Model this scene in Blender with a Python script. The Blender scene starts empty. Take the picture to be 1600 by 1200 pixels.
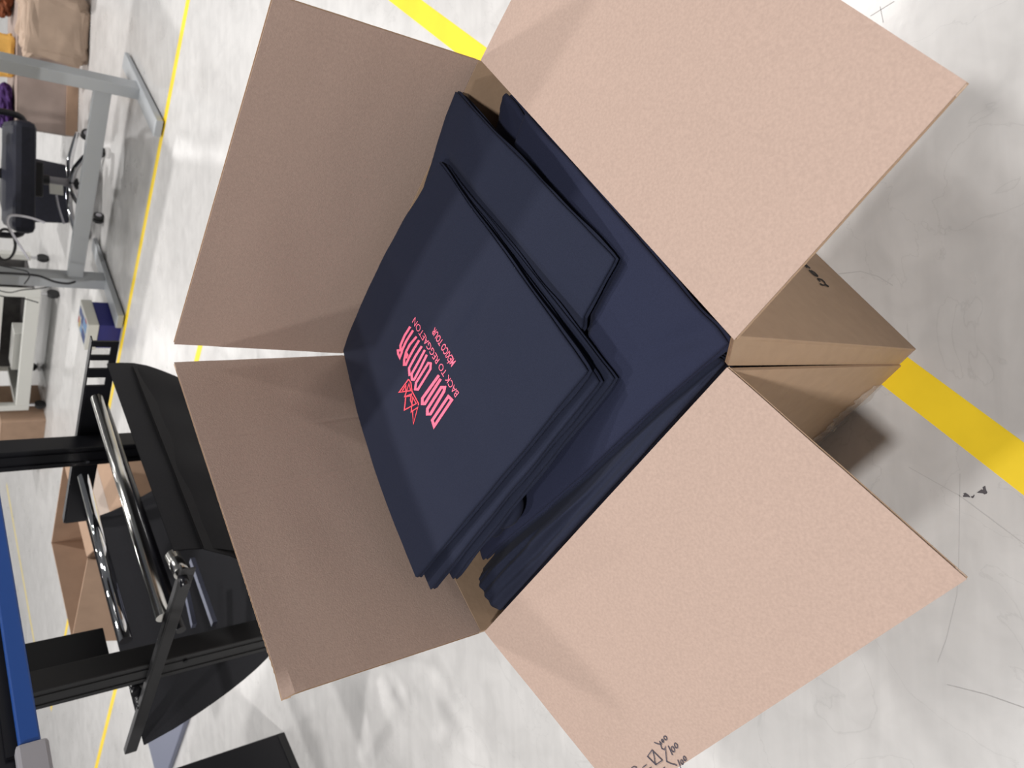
import bpy, bmesh, math, random
from mathutils import Vector, Matrix, noise

# ------------------------------------------------------------------ camera
H = 1.10
F_PX, TILT, ROLL = 1186.0, 0.7045, -0.0314
fw = Vector((0, math.cos(TILT), -math.sin(TILT)))
_r = Vector((1, 0, 0)); _u = _r.cross(fw)
RT = math.cos(ROLL) * _r + math.sin(ROLL) * _u      # the phone's right (image up: the photo lies on its side)
UP = -math.sin(ROLL) * _r + math.cos(ROLL) * _u     # the phone's up (image left)
CAM = Vector((0, 0, H))
scene = bpy.context.scene
col = scene.collection
cd = bpy.data.cameras.new('camera'); cam = bpy.data.objects.new('camera', cd); col.objects.link(cam)
cd.sensor_width = 36.0; cd.sensor_fit = 'HORIZONTAL'; cd.lens = F_PX / 1600 * 36
cd.clip_start = 0.02; cd.clip_end = 200
X, Y, Z = -UP, RT, -fw
cam.matrix_world = Matrix(((X.x, Y.x, Z.x, 0), (X.y, Y.y, Z.y, 0), (X.z, Y.z, Z.z, H), (0, 0, 0, 1)))
cd.dof.use_dof = True; cd.dof.focus_distance = 0.93; cd.dof.aperture_fstop = 8.5
scene.camera = cam

# ------------------------------------------------------------------ light
w = bpy.data.worlds.new('hall_light'); scene.world = w; w.use_nodes = True
bgn = w.node_tree.nodes['Background']
bgn.inputs[0].default_value = (0.93, 0.96, 1.0, 1); bgn.inputs[1].default_value = 0.10
scene.view_settings.view_transform = 'Standard'; scene.view_settings.look = 'None'
scene.view_settings.exposure = 0.0; scene.view_settings.gamma = 1.0
LAMP_Z, LAMP_W = 6.0, 190.0
def ceiling_lamp(x, y, power=1.0, sx=0.38, sy=0.38):
    l = bpy.data.lights.new('ceiling_lamp', 'AREA'); l.shape = 'RECTANGLE'; l.size = sx; l.size_y = sy
    l.energy = LAMP_W * power; l.color = (1.0, 0.975, 0.95)
    o = bpy.data.objects.new('ceiling_lamp', l); col.objects.link(o)
    o.location = (x, y, LAMP_Z); o.rotation_euler = (0, 0, math.radians(50))
LAMPS = [(0.3, 4.85, .78), (3.9, 3.75, 1.45), (-3.3, 5.95, .35), (-1.47, -2.95, 1.9), (3.4, 1.4, .32), (-3.5, 1.6, .68),
         (2.1, 12.65, .62), (5.7, 11.5, .7), (-1.5, 13.75, .7), (-5.1, 14.9, .7), (5.84, 20.1, .8), (1.2, 21.0, .8)]
for q in LAMPS: ceiling_lamp(*q)

# ------------------------------------------------------------------ helpers
def ray(x, y): return (600 - y) * RT + (800 - x) * UP + F_PX * fw
def at_z(x, y, z=0.0):
    d = ray(x, y); return CAM + d * ((z - H) / d.z)
def at_y(x, y, Yd):
    d = ray(x, y); return CAM + d * (Yd / d.y)
def at_plane(x, y, P, n):
    d = ray(x, y); return CAM + d * ((P - CAM).dot(n) / d.dot(n))
def V2(v, z=0.0): return Vector((v.x, v.y, z))

def mesh(name, verts, faces, mat, parent=None, smooth=False, bevel=0):
    vs = [Vector(v) for v in verts]
    if parent is not None: org = Vector(parent.location)
    else:
        n = len(vs); org = Vector((sum(v.x for v in vs) / n, sum(v.y for v in vs) / n, min(v.z for v in vs)))
    me = bpy.data.meshes.new(name); me.from_pydata([v - org for v in vs], [], faces); me.update()
    bm = bmesh.new(); bm.from_mesh(me); bmesh.ops.recalc_face_normals(bm, faces=bm.faces); bm.to_mesh(me); bm.free()
    if smooth: me.polygons.foreach_set('use_smooth', [True] * len(me.polygons))
    o = bpy.data.objects.new(name, me); col.objects.link(o)
    if mat: me.materials.append(mat)
    if parent is not None: o.parent = parent
    else: o.location = org
    if bevel:
        b = o.modifiers.new('bevel', 'BEVEL'); b.width = bevel; b.segments = 2; b.limit_method = 'ANGLE'
    return o
def empty(name, loc):
    o = bpy.data.objects.new(name, None); col.objects.link(o); o.location = loc; o.empty_display_size = 0.05
    return o
def tag(o, label, cat, group=None, kind=None):
    if label: o['label'] = label
    if cat: o['category'] = cat
    if group: o['group'] = group
    if kind: o['kind'] = kind
    return o
BOXF = [(0, 1, 2, 3), (4, 7, 6, 5), (0, 4, 5, 1), (1, 5, 6, 2), (2, 6, 7, 3), (3, 7, 4, 0)]
class MB:
    def __init__(s): s.v = []; s.f = []
    def add(s, v, f):
        k = len(s.v); s.v += [Vector(q) for q in v]; s.f += [tuple(i + k for i in g) for g in f]; return s
    def hexa(s, lo, hi): return s.add(list(lo) + list(hi), BOXF)
    def box(s, c, ax, ay, az):      # centre and three half-axis vectors
        c = Vector(c); ax = Vector(ax); ay = Vector(ay); az = Vector(az)
        return s.hexa([c - ax - ay - az, c + ax - ay - az, c + ax + ay - az, c - ax + ay - az],
                      [c - ax - ay + az, c + ax - ay + az, c + ax + ay + az, c - ax + ay + az])
    def tube(s, pts, r, seg=12, caps=True):
        pts = [Vector(q) for q in pts]; n = len(pts); rr = r if isinstance(r, (list, tuple)) else [r] * n
        k = len(s.v); prev = None
        for i, q in enumerate(pts):
            t = (pts[min(i + 1, n - 1)] - pts[max(i - 1, 0)]).normalized()
            a = prev if prev is not None else (Vector((0, 0, 1)) if abs(t.z) < .9 else Vector((1, 0, 0)))
            a = (a - t * a.dot(t)).normalized(); prev = a; b = t.cross(a)
            for j in range(seg):
                th = 2 * math.pi * j / seg; s.v.append(q + (a * math.cos(th) + b * math.sin(th)) * rr[i])
        for i in range(n - 1):
            for j in range(seg):
                s.f.append((k + i * seg + j, k + i * seg + (j + 1) % seg, k + (i + 1) * seg + (j + 1) % seg, k + (i + 1) * seg + j))
        if caps:
            s.f.append(tuple(k + j for j in range(seg))[::-1]); s.f.append(tuple(k + (n - 1) * seg + j for j in range(seg)))
        return s
    def grid(s, P):                 # rows of points
        k = len(s.v); m = len(P[0])
        for row in P: s.v += [Vector(q) for q in row]
        for i in range(len(P) - 1):
            for j in range(m - 1): s.f.append((k + i * m + j, k + i * m + j + 1, k + (i + 1) * m + j + 1, k + (i + 1) * m + j))
        return s
    def build(s, name, mat, parent=None, smooth=False, bevel=0): return mesh(name, s.v, s.f, mat, parent, smooth, bevel)
def spline(pts, n=8):
    pts = [Vector(p) for p in pts]; out = []
    for i in range(len(pts) - 1):
        p0 = pts[max(i - 1, 0)]; p1 = pts[i]; p2 = pts[i + 1]; p3 = pts[min(i + 2, len(pts) - 1)]
        for k in range(n):
            t = k / n
            out.append(.5 * ((2 * p1) + (p2 - p0) * t + (2 * p0 - 5 * p1 + 4 * p2 - p3) * t * t + (3 * p1 - p0 - 3 * p2 + p3) * t ** 3))
    out.append(pts[-1]); return out

# ------------------------------------------------------------------ materials
def srgb(r, g, b):
    f = lambda c: (c / 255 / 12.92) if c <= 10.3 else ((c / 255 + .055) / 1.055) ** 2.4
    return (f(r), f(g), f(b), 1)
def material(name, colr, rough=.6, metal=0, var=0.0, vscale=20, bump=0, bscale=200, coat=0, sheen=0, spec=None, stretch=None):
    m = bpy.data.materials.new(name); m.use_nodes = True; nt = m.node_tree; b = nt.nodes['Principled BSDF']
    b.inputs['Base Color'].default_value = colr; b.inputs['Roughness'].default_value = rough; b.inputs['Metallic'].default_value = metal
    if spec is not None: b.inputs['Specular IOR Level'].default_value = spec
    if coat: b.inputs['Coat Weight'].default_value = coat; b.inputs['Coat Roughness'].default_value = .12
    if sheen: b.inputs['Sheen Weight'].default_value = sheen; b.inputs['Sheen Roughness'].default_value = .5
    tc = nt.nodes.new('ShaderNodeTexCoord'); src = tc.outputs['Object']
    if stretch:
        mp = nt.nodes.new('ShaderNodeMapping'); mp.inputs['Scale'].default_value = stretch
        nt.links.new(src, mp.inputs['Vector']); src = mp.outputs['Vector']
    if var:
        n = nt.nodes.new('ShaderNodeTexNoise'); n.inputs['Scale'].default_value = vscale; n.inputs['Detail'].default_value = 6
        nt.links.new(src, n.inputs['Vector'])
        r = nt.nodes.new('ShaderNodeMapRange'); r.inputs[1].default_value = .3; r.inputs[2].default_value = .7
        r.inputs[3].default_value = 1 - var; r.inputs[4].default_value = 1 + var
        nt.links.new(n.outputs['Fac'], r.inputs[0])
        hs = nt.nodes.new('ShaderNodeHueSaturation'); hs.inputs['Color'].default_value = colr
        nt.links.new(r.outputs[0], hs.inputs['Value']); nt.links.new(hs.outputs[0], b.inputs['Base Color'])
    if bump:
        n2 = nt.nodes.new('ShaderNodeTexNoise'); n2.inputs['Scale'].default_value = bscale; n2.inputs['Detail'].default_value = 4
        nt.links.new(src, n2.inputs['Vector'])
        bp = nt.nodes.new('ShaderNodeBump'); bp.inputs['Strength'].default_value = bump; bp.inputs['Distance'].default_value = .001
        nt.links.new(n2.outputs['Fac'], bp.inputs['Height']); nt.links.new(bp.outputs[0], b.inputs['Normal'])
    return m
m_card_in = material('cardboard_inside', (.452, .333, .278, 1), .85, var=.065, vscale=300, bump=.34, bscale=480, spec=.2)
m_card_out = material('cardboard_outside', (.47, .325, .22, 1), .7, var=.04, vscale=50, bump=.25, bscale=150, spec=.25)
m_flute = material('cardboard_cut_edge', (.62, .47, .36, 1), .9, var=.1, vscale=200, spec=.1)
m_card_bg = material('cardboard_brown', (.40, .27, .19, 1), .8, var=.08, vscale=12, spec=.2)
m_card_grey = material('cardboard_dull', (.33, .26, .23, 1), .8, var=.15, vscale=6, spec=.2)
m_navy = material('navy_jersey', (.0190, .0228, .0430, 1), .85, var=.10, vscale=700, bump=.25, bscale=1200, sheen=.03, spec=.12)
m_navy2 = material('navy_jersey_bluer', (.0208, .0245, .0505, 1), .85, var=.10, vscale=700, bump=.25, bscale=1200, sheen=.03, spec=.12)
m_pink = material('pink_print', srgb(252, 116, 146), .6, var=.06, vscale=60, spec=.2)
m_red = material('coral_print', srgb(250, 84, 100), .6, var=.06, vscale=60, spec=.2)
m_ink = material('marker_ink', srgb(70, 66, 78), .7)
m_black_ink = material('black_ink', srgb(30, 24, 22), .8)
m_tape = material('yellow_tape', srgb(250, 216, 46), .45, var=.07, vscale=9, spec=.35)
m_tape_pale = material('worn_yellow_tape', srgb(226, 205, 120), .5, var=.05, vscale=9)
m_black = material('black_paint', (.008, .008, .011, 1), .38, spec=.4)
m_black_gloss = material('black_plastic', (.012, .012, .016, 1), .25, spec=.5)
m_fabric = material('black_fabric', (.011, .011, .014, 1), .8, var=.2, vscale=300, bump=.3, bscale=900, sheen=.08, spec=.15)
m_charcoal = material('charcoal_metal', (.045, .045, .047, 1), .5, spec=.4)
m_steel = material('brushed_steel', (.62, .61, .58, 1), .22, metal=1)
m_chrome = material('chrome', (.8, .8, .82, 1), .06, metal=1)
m_grey = material('grey_frame_paint', srgb(176, 180, 184), .45, var=.02, vscale=5)
m_slate = material('slate_plate', srgb(112, 116, 134), .45)
m_white = material('white_board', srgb(218, 218, 212), .5)
m_darkgrey = material('dark_grey', (.09, .085, .085, 1), .7, var=.3, vscale=14)
m_seat = material('chair_cushion', (.012, .013, .024, 1), .55, var=.2, vscale=40, spec=.35)
m_blue = material('blue_trim', srgb(28, 74, 150), .4)
m_bluebox = material('blue_carton', srgb(40, 42, 120), .5)
m_paper = material('kraft_paper', (.42, .31, .235, 1), .75, var=.1, vscale=9)
m_yellow = material('yellow_paper', srgb(228, 176, 88), .7, var=.1, vscale=15)
m_purple = material('purple_cloth', srgb(60, 26, 90), .8, var=.2, vscale=30)
m_orange = material('rust_cloth', srgb(120, 62, 30), .8, var=.3, vscale=30)
m_rubber = material('rubber', (.015, .015, .016, 1), .6)
m_cable = material('black_cable', (.015, .015, .018, 1), .5)
m_wcable = material('white_cable', srgb(205, 205, 215), .45)
m_sky = material('print_light_blue', srgb(120, 165, 215), .5)
m_dkblue = material('print_dark_blue', srgb(40, 70, 140), .5)
m_prred = material('print_red', srgb(205, 60, 80), .5)
m_pryel = material('print_yellow', srgb(230, 190, 70), .5)
m_chip = material('chipped_paint', srgb(84, 80, 84), .8)
m_cap = material('grey_plastic', srgb(158, 156, 162), .45)
# clear packing tape
m_clear = bpy.data.materials.new('clear_tape'); m_clear.use_nodes = True
nt = m_clear.node_tree; nt.nodes.clear()
o_ = nt.nodes.new('ShaderNodeOutputMaterial'); mx = nt.nodes.new('ShaderNodeMixShader'); tr = nt.nodes.new('ShaderNodeBsdfTransparent')
gl = nt.nodes.new('ShaderNodeBsdfPrincipled'); gl.inputs['Roughness'].default_value = .18; gl.inputs['Base Color'].default_value = (.75, .68, .62, 1)
mx.inputs[0].default_value = .30; nt.links.new(tr.outputs[0], mx.inputs[1]); nt.links.new(gl.outputs[0], mx.inputs[2]); nt.links.new(mx.outputs[0], o_.inputs[0])

# floor: pale sealed concrete with mottling, hairline scratches and a soft gloss
m_floor = bpy.data.materials.new('sealed_concrete'); m_floor.use_nodes = True
nt = m_floor.node_tree; b = nt.nodes['Principled BSDF']; N = nt.nodes.new; L = nt.links.new
tc = N('ShaderNodeTexCoord')
def nz(scale, detail, dist=0, vec=None):
    n = N('ShaderNodeTexNoise'); n.inputs['Scale'].default_value = scale; n.inputs['Detail'].default_value = detail
    n.inputs['Distortion'].default_value = dist; L(vec or tc.outputs['Object'], n.inputs['Vector']); return n.outputs['Fac']
def ramp(src, stops):
    r = N('ShaderNodeValToRGB'); e = r.color_ramp.elements
    e[0].position, e[0].color = stops[0][0], (*[stops[0][1]] * 3, 1); e[1].position, e[1].color = stops[1][0], (*[stops[1][1]] * 3, 1)
    for p, c in stops[2:]:
        k = e.new(p); k.color = (c, c, c, 1)
    L(src, r.inputs[0]); return r.outputs[0]
def mul(a, b_):
    m = N('ShaderNodeMix'); m.data_type = 'RGBA'; m.blend_type = 'MULTIPLY'; m.inputs[0].default_value = 1
    L(a, m.inputs[6]); L(b_, m.inputs[7]); return m.outputs[2]
big = ramp(nz(1.3, 5, .4), [(.3, .90), (.7, 1.0)])
mid = ramp(nz(14, 8, .6), [(.32, .90), (.62, 1.0)])
mp = N('ShaderNodeMapping'); mp.inputs['Rotation'].default_value = (0, 0, .6); mp.inputs['Scale'].default_value = (1.2, 9, 1); L(tc.outputs['Object'], mp.inputs['Vector'])
streak = ramp(nz(3, 6, .8, mp.outputs['Vector']), [(.35, .93), (.65, 1.0)])
vein = ramp(nz(2.6, 12, 2.2), [(.495, 1.0), (.4998, .90), (.504, 1.0)])
base = N('ShaderNodeRGB'); base.outputs[0].default_value = (.66, .648, .638, 1)
L(mul(mul(mul(mul(base.outputs[0], big), mid), streak), vein), b.inputs['Base Color'])
b.inputs['Roughness'].default_value = .30; b.inputs['Specular IOR Level'].default_value = .5
rr = N('ShaderNodeMapRange'); rr.inputs[3].default_value = .2; rr.inputs[4].default_value = .42; L(nz(6, 5), rr.inputs[0]); L(rr.outputs[0], b.inputs['Roughness'])
bp_ = N('ShaderNodeBump'); bp_.inputs['Strength'].default_value = .06; bp_.inputs['Distance'].default_value = .004
L(nz(40, 3), bp_.inputs['Height']); L(bp_.outputs[0], b.inputs['Normal'])

# ------------------------------------------------------------------ the setting
floor = MB().add([(-14, -6, 0), (14, -6, 0), (14, 26, 0), (-14, 26, 0), (-14, -6, -.1), (14, -6, -.1), (14, 26, -.1), (-14, 26, -.1)], BOXF).build('floor', m_floor)
wall_b = MB().box((0, 26.1, 2.6), (14, 0, 0), (0, .1, 0), (0, 0, 2.6)).build('wall_back', m_white)
tag(wall_b, 'white hall wall', None, kind='structure')
tag(floor, 'pale grey sealed concrete floor with scuffs', None, kind='structure')
e_d = Vector((-.742, .670, 0)).normalized(); e_w = Vector((-.650, -.760, 0)).normalized()
def floor_tape(a, b_, wid, mat, label):
    t = (b_ - a).normalized(); n = Vector((-t.y, t.x, 0)) * wid / 2; h = Vector((0, 0, .0006))
    o = MB().hexa([a - n, b_ - n, b_ + n, a + n], [a - n + h, b_ - n + h, b_ + n + h, a + n + h]).build('floor_tape', mat)
    return tag(o, label, 'floor tape', 'yellow tape stripes on the floor')
# broad stripe running under the box (two pixels of its middle on either side of the box)
ta = (at_z(604, 0) + at_z(662, 0)) / 2; tb = (at_z(1490, 690) + at_z(1490, 609)) / 2; td = (tb - ta).normalized()
floor_tape(ta - td * 2.2, tb + td * 1.0, .052, m_tape, 'broad yellow tape stripe running under the open carton')
a = at_z(294, 0); b2 = at_z(174, 620); td2 = (b2 - a).normalized()
floor_tape(a - td2 * 1.5, b2 + td2 * 3.5, .048, m_tape, 'yellow tape stripe along the feet of the grey desk')
a = at_z(310, 552); b2 = at_z(152, 1192); td3 = (b2 - a).normalized()
floor_tape(a - td3 * 3.0, b2 + td3 * 2, .048, m_tape, 'yellow tape stripe seen between the far flaps and below the diagonal arm')
a = at_z(20, 812); b2 = at_z(52, 995); td4 = (b2 - a).normalized()
floor_tape(a - td4 * .5, b2 + td4 * .5, .05, m_tape_pale, 'faded yellow tape stripe far back beside the blue trim')
# chipped spots in the floor coating
def chip(pts, ox, oy, s):
    P = [at_z(ox + x / s, oy + y / s, .0004) for x, y in pts]
    mesh('paint_chip', [p for p in P], [tuple(range(len(P)))], m_chip, floor)
chip([(690, 750), (800, 670), (840, 680), (830, 620), (890, 585), (915, 690), (945, 740), (930, 770), (870, 790), (840, 765)], 1480, 720, 15)
chip([(370, 770), (430, 750), (500, 795), (550, 860), (480, 850), (375, 850), (370, 815), (400, 795)], 1480, 720, 15)
chip([(560, 830), (605, 825), (620, 795), (645, 800), (630, 850), (595, 880), (560, 860)], 1480, 720, 15)
def scratch(pts, wid):
    P = [at_z(x, y, .0003) for x, y in pts]; m = MB()
    for i in range(len(P) - 1):
        t = (P[i + 1] - P[i]).normalized(); n = Vector((-t.y, t.x, 0)) * wid
        m.add([P[i] - n, P[i + 1] - n, P[i + 1] + n, P[i] + n], [(0, 1, 2, 3)])
    m.build('floor_scratch', m_scr, floor)
m_scr = material('floor_scratch', (.47, .46, .455, 1), .6)
scratch([(1397, 2), (1360, 25)], .0006)
scratch([(1375, 10), (1380, 35)], .0005)
scratch([(1310, 428), (1345, 424), (1372, 432), (1395, 446)], .0008)
scratch([(1500, 740), (1498, 880), (1495, 930), (1478, 1000), (1465, 1035)], .0005)
scratch([(1420, 730), (1500, 775), (1600, 850)], .0005)
scratch([(1480, 1070), (1540, 1085), (1600, 1106)], .0006)

# ------------------------------------------------------------------ the open carton
BC = Vector((.0492, .8240, 0)); BA = math.radians(42.36); BW, BD, BH = .5530, .5510, .4500
ex = Vector((math.cos(BA), math.sin(BA), 0)); ey = Vector((-math.sin(BA), math.cos(BA), 0)); zz = Vector((0, 0, 1))
cN = BC - ex * BW / 2 - ey * BD / 2; cR = BC + ex * BW / 2 - ey * BD / 2
cF = BC + ex * BW / 2 + ey * BD / 2; cL = BC - ex * BW / 2 + ey * BD / 2
TH = .005
box = empty('shipping_carton', BC)
tag(box, 'large open brown cardboard carton full of folded navy shirts', 'carton')
def fdir(o, deg): return o * math.cos(math.radians(deg)) + zz * math.sin(math.radians(deg))
tN = cN + zz * BH
tF = at_z(536, 553, BH)
def unit_n(v, ref): v = v.normalized(); return v if v.dot(ref) > 0 else -v
nNR = unit_n(ex.cross(fdir(-ey, -2.9)), zz); nNL = unit_n(ey.cross(fdir(-ex, -14.1)), zz)
nFR = unit_n(ey.cross(fdir(ex, 88.2)), -ex); nFL = unit_n(ex.cross(fdir(ey, 85.5)), -ey)
hNR = (at_plane(1147, 531, tN, nNR), at_plane(751, 94, tN, nNR)); hNL = (at_plane(1136, 574, tN, nNL), at_plane(757, 987, tN, nNL))
hFR = (at_plane(535, 552, tF, nFR), at_plane(747, 95, tF, nFR)); hFL = (at_plane(536, 555, tF, nFL), at_plane(751, 987, tF, nFL))
def wall(name, a, b_, ta_, tb_, out, low=.0052):
    # inner face runs from the floor to the fold line, thickness outward
    o = out * TH; dz = zz * low
    MB().hexa([a - o, b_ - o, b_, a], [ta_ - dz, tb_ - dz, tb_ + o - dz, ta_ + o - dz]).build(name, m_card_out, box, bevel=.001)
wall('side_panel', cN, cR, *hNR, -ey)
wall('side_panel', cF, cR, *hFR, ex, .0)
wall('side_panel', cF, cL, *hFL, ey, .0)
sp = .030                                # glued joint next to the near corner
jN = cN + ey * sp
wall('side_panel', jN - ex * .003, cL, hNL[0], hNL[1], -ex)
# glue tab: two liners with the flutes showing on its crushed upper edge
tabT = spline([hNR[0] - ey * .001, (hNR[0] * .45 + hNL[0] * .55) + (ex - ey) * .001 - zz * .002, hNL[0] - zz * .004 + ex * .002], 6)
tabB = [cN.lerp(jN, i / (len(tabT) - 1)) for i in range(len(tabT))]
for off in (0, .0042):
    rows = [[b_.lerp(t_, k / 6) + ex * (off + .0005) for b_, t_ in zip(tabB, tabT)] for k in range(7)]
    rows2 = [[q_ + ex * .0008 for q_ in r][::-1] for r in rows]
    MB().grid(rows).grid(rows2).build('glue_tab', m_card_out, box)
zg = [[], []]
for i in range(41):
    f_ = i / 40 * (len(tabT) - 1); k = min(int(f_), len(tabT) - 2); q_ = tabT[k].lerp(tabT[k + 1], f_ - k) + ex * (.0012 if i % 2 else .0042)
    zg[0].append(q_); zg[1].append(q_ - zz * .012)
MB().grid(zg).build('flute_edge', m_flute, box)
MB().hexa([cN + zz * .002, cR + zz * .002, cF + zz * .002, cL + zz * .002], [c + zz * .006 for c in (cN, cR, cF, cL)]).build('bottom_panel', m_card_in, box)

def flap(h1, h2, o1, o2, nrm, creases=(), flute=('out',), warp=0.0, curl=0.0, seed=0):
    """h1-h2 hinge, o1-o2 outer edge, nrm = side that shows the inside liner."""
    nu, nv = (150 if creases else 36), 20
    def P(u, v):
        p = (h1 * (1 - u) + h2 * u) * (1 - v) + (o1 * (1 - u) + o2 * u) * v
        d = warp * math.sin(math.pi * u) * v + .0010 * (noise.noise(Vector((u * 4, v * 4, seed))) )
        for c, s in creases: d -= .0007 * math.exp(-((u - c - s * (v - .5)) / .006) ** 2)
        if curl: d -= curl * max(0, u + v - 1.94) / .06
        return p + nrm * d
    gap = .0045; f = None
    for k, (off, m_) in enumerate(((0, m_card_in), (-gap, m_card_out))):
        mbb = MB()
        top = [[P(i / nu, j / nv) + nrm * off for i in range(nu + 1)] for j in range(nv + 1)]
        bot = [[q - nrm * .0007 for q in r] for r in top]
        mbb.grid(top); k0 = len(mbb.v); mbb.grid([r[::-1] for r in bot])
        n1 = nu + 1
        ring = [(0, i) for i in range(nu)] + [(j, nu) for j in range(nv)] + [(nv, i) for i in range(nu, 0, -1)] + [(j, 0) for j in range(nv, 0, -1)]
        for q in range(len(ring)):
            j0, i0 = ring[q]; j1, i1 = ring[(q + 1) % len(ring)]
            mbb.f.append((j0 * n1 + i0, k0 + j0 * n1 + nu - i0, k0 + j1 * n1 + nu - i1, j1 * n1 + i1))
        if f is None: f = mbb.build('flap', m_, box, smooth=False)
        else:
            raw_child('outer_liner', mbb, m_, f)
    def zig(a, b_, inw, name='flute_edge'):
        n = max(8, int((b_ - a).length / .0045)); mbb = MB(); rows = [[], []]
        for i in range(n + 1):
            q = a.lerp(b_, i / n) - nrm * (.0009 if i % 2 else gap - .0002)
            rows[0].append(q - inw * -.0012); rows[1].append(q + inw * .012)
        mbb.grid(rows); raw_child(name, mbb, m_flute, f)
    vin = ((h1 + h2) / 2 - (o1 + o2) / 2).normalized(); uin = (h2 - h1).normalized()
    if 'out' in flute: zig(P(0, 1), P(1, 1), vin)
    if 's1' in flute: zig(P(0, 0), P(0, 1), uin)
    if 's2' in flute: zig(P(1, 0), P(1, 1), -uin)
    return f, P
def raw_child(name, mbb, mat, parent):
    """child of a part whose own origin sits on the carton's base point"""
    me = bpy.data.meshes.new(name); me.from_pydata([v - Vector(box.location) for v in mbb.v], [], mbb.f); me.update()
    bm = bmesh.new(); bm.from_mesh(me); bmesh.ops.recalc_face_normals(bm, faces=bm.faces); bm.to_mesh(me); bm.free()
    me.materials.append(mat); o = bpy.data.objects.new(name, me); col.objects.link(o); o.parent = parent; return o
# near right flap (lies almost level), near left flap (hangs lower), far right and far left flaps (stand upright)
oN = at_plane(1511, 128, tN, nNR)
f_nr, P_nr = flap(*hNR, oN, hNR[1] + (oN - hNR[0]) + ex * .004, nNR, flute=('out',), seed=1)
h1 = hNL[0]; o1 = at_plane(1511, 905, tN, nNL)
f_nl, P_nl = flap(*hNL, o1, hNL[1] + (o1 - h1), nNL, flute=('out', 's1'), seed=2)
f_fr, P_fr = flap(*hFR, at_plane(272, 538, tF, nFR), at_plane(428, -8, tF, nFR), nFR, flute=('out', 's1'), seed=3)
f_fl, P_fl = flap(*hFL, at_plane(272, 566, tF, nFL), at_plane(443, 1088, tF, nFL), nFL, creases=((.27, .03), (.45, .04)), flute=('out', 's1'), curl=.008, seed=4)
# strip of clear tape bunched at the foot of the near left panel
mb = MB(); rows = []
for j in range(6):
    r = []
    for i in range(26):
        t = .12 + .26 * i / 25; zt = (.001 + .052 * j / 5) * (1 - .25 * abs(math.sin(i * 1.3)) * (j > 3)) * (1 if i > 3 else .6 + .1 * i)
        p = cN.lerp(cL, t) + zz * zt - ex * (.0050 + .008 * abs(noise.noise(Vector((i * .9, j * .8, 3)))))
        r.append(p)
    rows.append(r)
mb.grid(rows).build('packing_tape', m_clear, box)

# ---- lines drawn on surfaces
def strokes(name, lines, wid, project, mat, parent, closed=()):
    """polylines (pixels) -> thin ribbons laid on a surface"""
    m = MB()
    for li, ln in enumerate(lines):
        pts = [Vector((x, y)) for x, y in ln]; cl = li in closed; n = len(pts)
        L_, R_ = [], []
        for i in range(n):
            a = pts[i - 1] if (i > 0 or cl) else None; c = pts[(i + 1) % n] if (i < n - 1 or cl) else None
            t1 = (pts[i] - a).normalized() if a is not None else (c - pts[i]).normalized()
            t2 = (c - pts[i]).normalized() if c is not None else t1
            nn = Vector((-(t1 + t2).y, (t1 + t2).x)); nn = nn.normalized() if nn.length > 1e-6 else Vector((-t1.y, t1.x))
            k = max(.45, nn.dot(Vector((-t1.y, t1.x)))); q = nn * (wid / 2 / k)
            L_.append(pts[i] + q); R_.append(pts[i] - q)
        m_ = n if cl else n - 1; sub = 3
        for i in range(m_):
            j = (i + 1) % n
            for s in range(sub):
                q = [L_[i].lerp(L_[j], s / sub), L_[i].lerp(L_[j], (s + 1) / sub), R_[i].lerp(R_[j], (s + 1) / sub), R_[i].lerp(R_[j], s / sub)]
                m.add([project(v.x, v.y) for v in q], [(0, 1, 2, 3)])
    return m.build(name, mat, parent)
def ell(cx, cy, rx, ry, rot=0, n=14):
    return [(cx + rx * math.cos(t) * math.cos(rot) - ry * math.sin(t) * math.sin(rot), cy + rx * math.cos(t) * math.sin(rot) + ry * math.sin(t) * math.cos(rot)) for t in (2 * math.pi * i / n for i in range(n))]
S = lambda pts, s, ox, oy: [(ox + x / s, oy + y / s) for x, y in pts]
hand = [[(560, 400), (640, 435), (690, 440), (672, 372)], [(690, 440), (720, 530), (775, 555), (795, 485), (800, 600), (820, 800), (900, 840), (1000, 865), (1035, 890)],
        [(690, 400), (722, 445)], ell(735, 370, 16, 36, -.5), ell(793, 310, 28, 44, -.5), [(850, 470), (942, 668)], ell(950, 545, 30, 60, -.4), ell(1015, 470, 28, 56, -.4),
        [(1050, 765), (1122, 945)], ell(1140, 815, 24, 50, -.4), ell(1197, 740, 24, 50, -.4), [(515, 560), (420, 695), (595, 870), (730, 775)],
        [(535, 590), (560, 700), (570, 790), (590, 862)], [(315, 930), (405, 865)], [(450, 950), (505, 922)], [(745, 950), (785, 915)], [(85, 935), (135, 905), (190, 920), (180, 960)]]
pnl = lambda x, y: at_plane(x, y, h1 + nNL * .0011, nNL)
strokes('handwriting', [S(q, 13.333, 980, 1130) for q in hand], 1.5, pnl, m_ink, f_nl and box, closed=(3, 4, 6, 7, 9, 10, 11))
_n = (cR - cN).cross(hNR[0] - ey * TH - zz * .0052 - cN).normalized(); _n = _n if _n.dot(ey) < 0 else -_n
pnr = lambda x, y: at_plane(x, y, cN + _n * .0008, _n)
prn = [[(755, 720), (860, 745), (930, 805), (962, 870), (1040, 925)], [(820, 852), (890, 888), (965, 885), (1040, 925)], [(755, 720), (830, 800)],
       [(548, 508), (610, 570), (690, 640), (775, 672)], [(590, 520), (680, 570), (740, 630), (775, 672)], [(440, 385), (505, 450)], [(470, 375), (575, 470)]]
strokes('printed_lettering', [S(q, 16, 1230, 390) for q in prn], 2.0, pnr, m_black_ink, box)

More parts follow.
